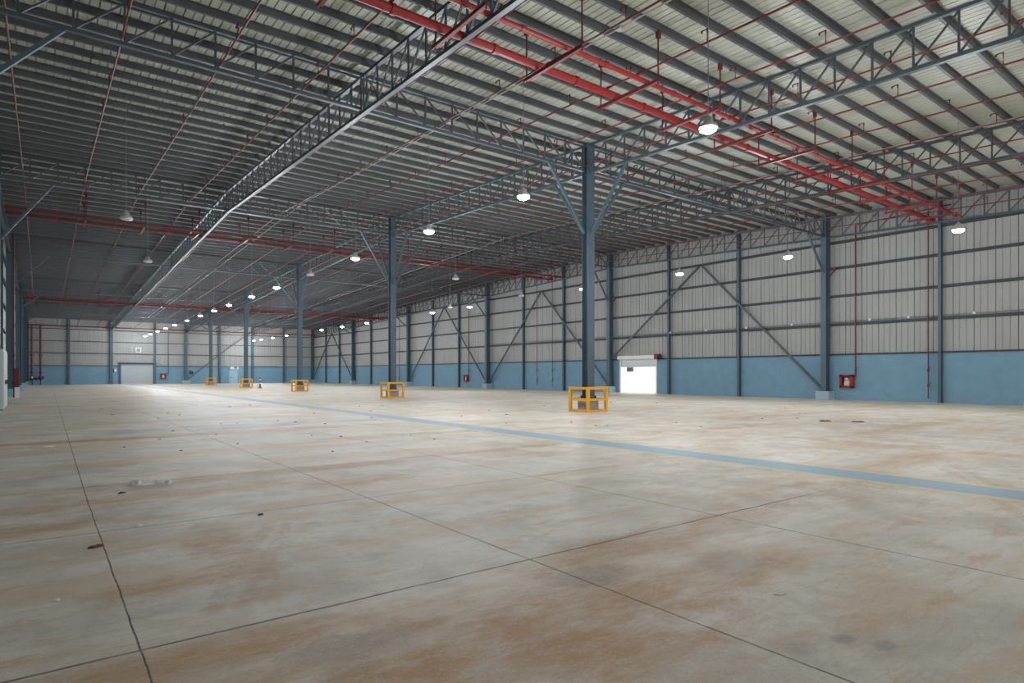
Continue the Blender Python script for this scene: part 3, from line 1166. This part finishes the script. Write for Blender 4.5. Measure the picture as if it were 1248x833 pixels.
# ------------------------------------------------------------------ left edge: tall cabinet, red hose station
t = thing('wall_cabinet', 'tall pale grey metal cabinet at the left edge of the picture', 'cabinet', (-1.80, 39.3, 0))
b = bm_()
box(b, -0.50, -2.2, 0.04, 0.36, 1.55, 2.85)
bmesh.ops.bevel(b, geom=b.edges[:], offset=0.02, segments=1, affect='EDGES')
obj('body', b, 'cabinet', t)
for yy in (-2.1, -0.85, 0.4):
    b = bm_()
    box(b, 0.362, yy, 0.12, 0.38, yy + 1.1, 2.75)
    d = obj('door', b, 'cabinet', t)
    b = bm_()
    box(b, 0.38, yy + 0.95, 1.2, 0.42, yy + 1.0, 1.4)
    obj('handle', b, 'dark', d)
b = bm_()
box(b, -0.36, -2.2, 0.0, 0.34, 1.55, 0.04)
obj('base', b, 'dark', t)
riser('riser_pipe', [(-1.62, 56.8, 0.0), (-1.62, 56.8, 11.5)], 0.05, 'darkred', 'red riser pipe on the left wall behind the tall cabinet', [(-1.62, 56.8, 1.0), (-1.62, 56.8, 3.0)])
t = thing('hose_station', 'red hose station with white base on the left wall beside its column', 'hose station', (-1.42, 56.0, 0))
b = bm_()
box(b, -0.15, -0.2, 0.75, 0.15, 0.2, 2.1)
bmesh.ops.bevel(b, geom=b.edges[:], offset=0.03, segments=1, affect='EDGES')
obj('case', b, 'darkred', t)
b = bm_()
box(b, -0.13, -0.13, 0, 0.13, 0.13, 0.75)
obj('stand', b, 'white', t)

# ------------------------------------------------------------------ red and white post by the fourth guard
t = thing('warning_post', 'small red and white warning post right of the fourth guard', 'post', (20.6, 76.5, 0))
b = bm_()
lathe(b, [(0, 0), (0.26, 0), (0.26, 0.05), (0.1, 0.1), (0.07, 0.12), (0, 0.12)], 14)
obj('base', b, 'red', t)
for z0, z1, mm in ((0.12, 0.5, 'red'), (0.5, 0.68, 'white'), (0.68, 0.92, 'red'), (0.92, 1.1, 'white'), (1.1, 1.25, 'red')):
    b = bm_()
    lathe(b, [(0, z0), (0.09, z0), (0.09, z1), (0, z1)], 12)
    obj('band', b, mm, t)


# ------------------------------------------------------------------ litter on the floor
def flake(name, x, y, sx, sy, h, m, label, cat, group=None, rot=0.0, n=10, seed=1):
    rr = random.Random(seed)
    b = bm_()
    ring = []
    for k in range(n):
        a = 2 * math.pi * k / n
        q = 0.75 + 0.45 * rr.random()
        ring.append((math.cos(a) * sx * q, math.sin(a) * sy * q, h * (0.1 + 0.5 * rr.random())))
    low = [b.verts.new((px, py, 0.0)) for px, py, pz in ring]
    top = [b.verts.new((px * 0.97, py * 0.97, 0.003 + pz)) for px, py, pz in ring]
    mid = [b.verts.new((px * 0.5, py * 0.5, 0.003 + h * (0.4 + 0.6 * rr.random()))) for px, py, pz in ring]
    c = b.verts.new((0, 0, h * 0.6))
    for k in range(n):
        j = (k + 1) % n
        b.faces.new((low[k], low[j], top[j], top[k]))
        b.faces.new((top[k], top[j], mid[j], mid[k]))
        b.faces.new((mid[k], mid[j], c))
    b.faces.new(low[::-1])
    o = obj(name, b, m)
    o.location = (x, y, 0.0005)
    o.rotation_euler = (0, 0, rot)
    return tag(o, label, cat, group)


b = bm_()
rr = random.Random(3)
nx, ny = 18, 7
top, low = [], []
for i in range(nx):
    tu = i / (nx - 1) * 2 - 1
    wv = 0.085 * (1 - 0.55 * math.exp(-((tu - 0.15) / 0.22) ** 2)) * (1 - abs(tu) ** 5 * 0.7)
    rt, rl = [], []
    for j in range(ny):
        tv = j / (ny - 1) * 2 - 1
        px = tu * 0.31 + rr.uniform(-0.012, 0.012)
        py = tv * wv + 0.03 * math.sin(tu * 3.0) + rr.uniform(-0.012, 0.012)
        hz = 0.006 + (1 - abs(tv)) * rr.uniform(0.012, 0.075)
        rt.append(b.verts.new((px, py, hz)))
        rl.append(b.verts.new((px, py, 0.0 if j in (0, ny - 1) or i in (0, nx - 1) else hz - 0.004)))
    top.append(rt)
    low.append(rl)
for i in range(nx - 1):
    for j in range(ny - 1):
        b.faces.new((top[i][j], top[i + 1][j], top[i + 1][j + 1], top[i][j + 1]))
        b.faces.new((low[i][j], low[i][j + 1], low[i + 1][j + 1], low[i + 1][j]))
    for j in (0, ny - 1):
        b.faces.new((top[i][j], top[i + 1][j], low[i + 1][j], low[i][j]))
for i in (0, nx - 1):
    for j in range(ny - 1):
        b.faces.new((top[i][j], top[i][j + 1], low[i][j + 1], low[i][j]))
o = obj('plastic_sheet', b, 'plastic')
o.location = (1.33, 10.9, 0.0005)
o.rotation_euler = (0, 0, -0.60)
tag(o, 'crumpled white plastic sheet lying on the floor at left', 'litter')
flake('leaf', 0.9, 10.35, 0.07, 0.025, 0.02, 'speck', 'dark scrap lying just in front of the white plastic sheet', 'litter', rot=0.8, seed=4)
flake('leaf', 0.42, 7.28, 0.065, 0.03, 0.025, 'leaf', 'dry brown leaf beside the left floor joint', 'leaf', rot=0.2, seed=5)
flake('paper_scrap', 0.86, 8.0, 0.04, 0.03, 0.02, 'paper', 'small pale scrap on the cross joint at left', 'litter', rot=0.3, seed=6)
flake('paper_scrap', 0.09, 5.75, 0.02, 0.02, 0.012, 'paper', 'tiny white scrap on the floor near the lower left corner', 'litter', seed=7)
flake('paper_scrap', 4.52, 2.54, 0.055, 0.022, 0.007, 'paper', 'small white paper strip on the floor at lower right', 'litter', rot=-0.5, seed=8)
flake('pebble', 2.09, 7.75, 0.035, 0.03, 0.02, 'speck', 'small dark pebble on the bare concrete left of centre', 'litter', seed=9)
flake('leaf', 22.19, 10.78, 0.24, 0.07, 0.05, 'leaf', 'left of two dark scraps on the floor before the right wall', 'litter', rot=-0.6, seed=10)
flake('leaf', 22.75, 9.9, 0.24, 0.07, 0.05, 'leaf', 'right of two dark scraps on the floor before the right wall', 'litter', rot=-0.7, seed=11)
flake('paper_scrap', 0.13, 17.9, 0.12, 0.05, 0.03, 'paper', 'pale scrap on the floor at far left near the wall', 'litter', seed=12)
for i in range(46):
    if i < 34:
        x, y = R.uniform(1.5, 15), R.uniform(13, 38)
    else:
        x, y = R.uniform(14, 30), R.uniform(10, 26)
    if abs(x - XC) < 1.2 and abs(y - YK[0]) < 1.2:
        continue
    q = 0.018 + 0.002 * y * R.uniform(0.3, 1.0)
    flake('debris_crumb', x, y, q, q * R.uniform(0.4, 0.9), 0.02, 'speck', 'tiny dark crumb scattered on the middle of the hall floor', 'litter', 'dark crumbs on the floor', R.uniform(0, 3), 7, 100 + i)
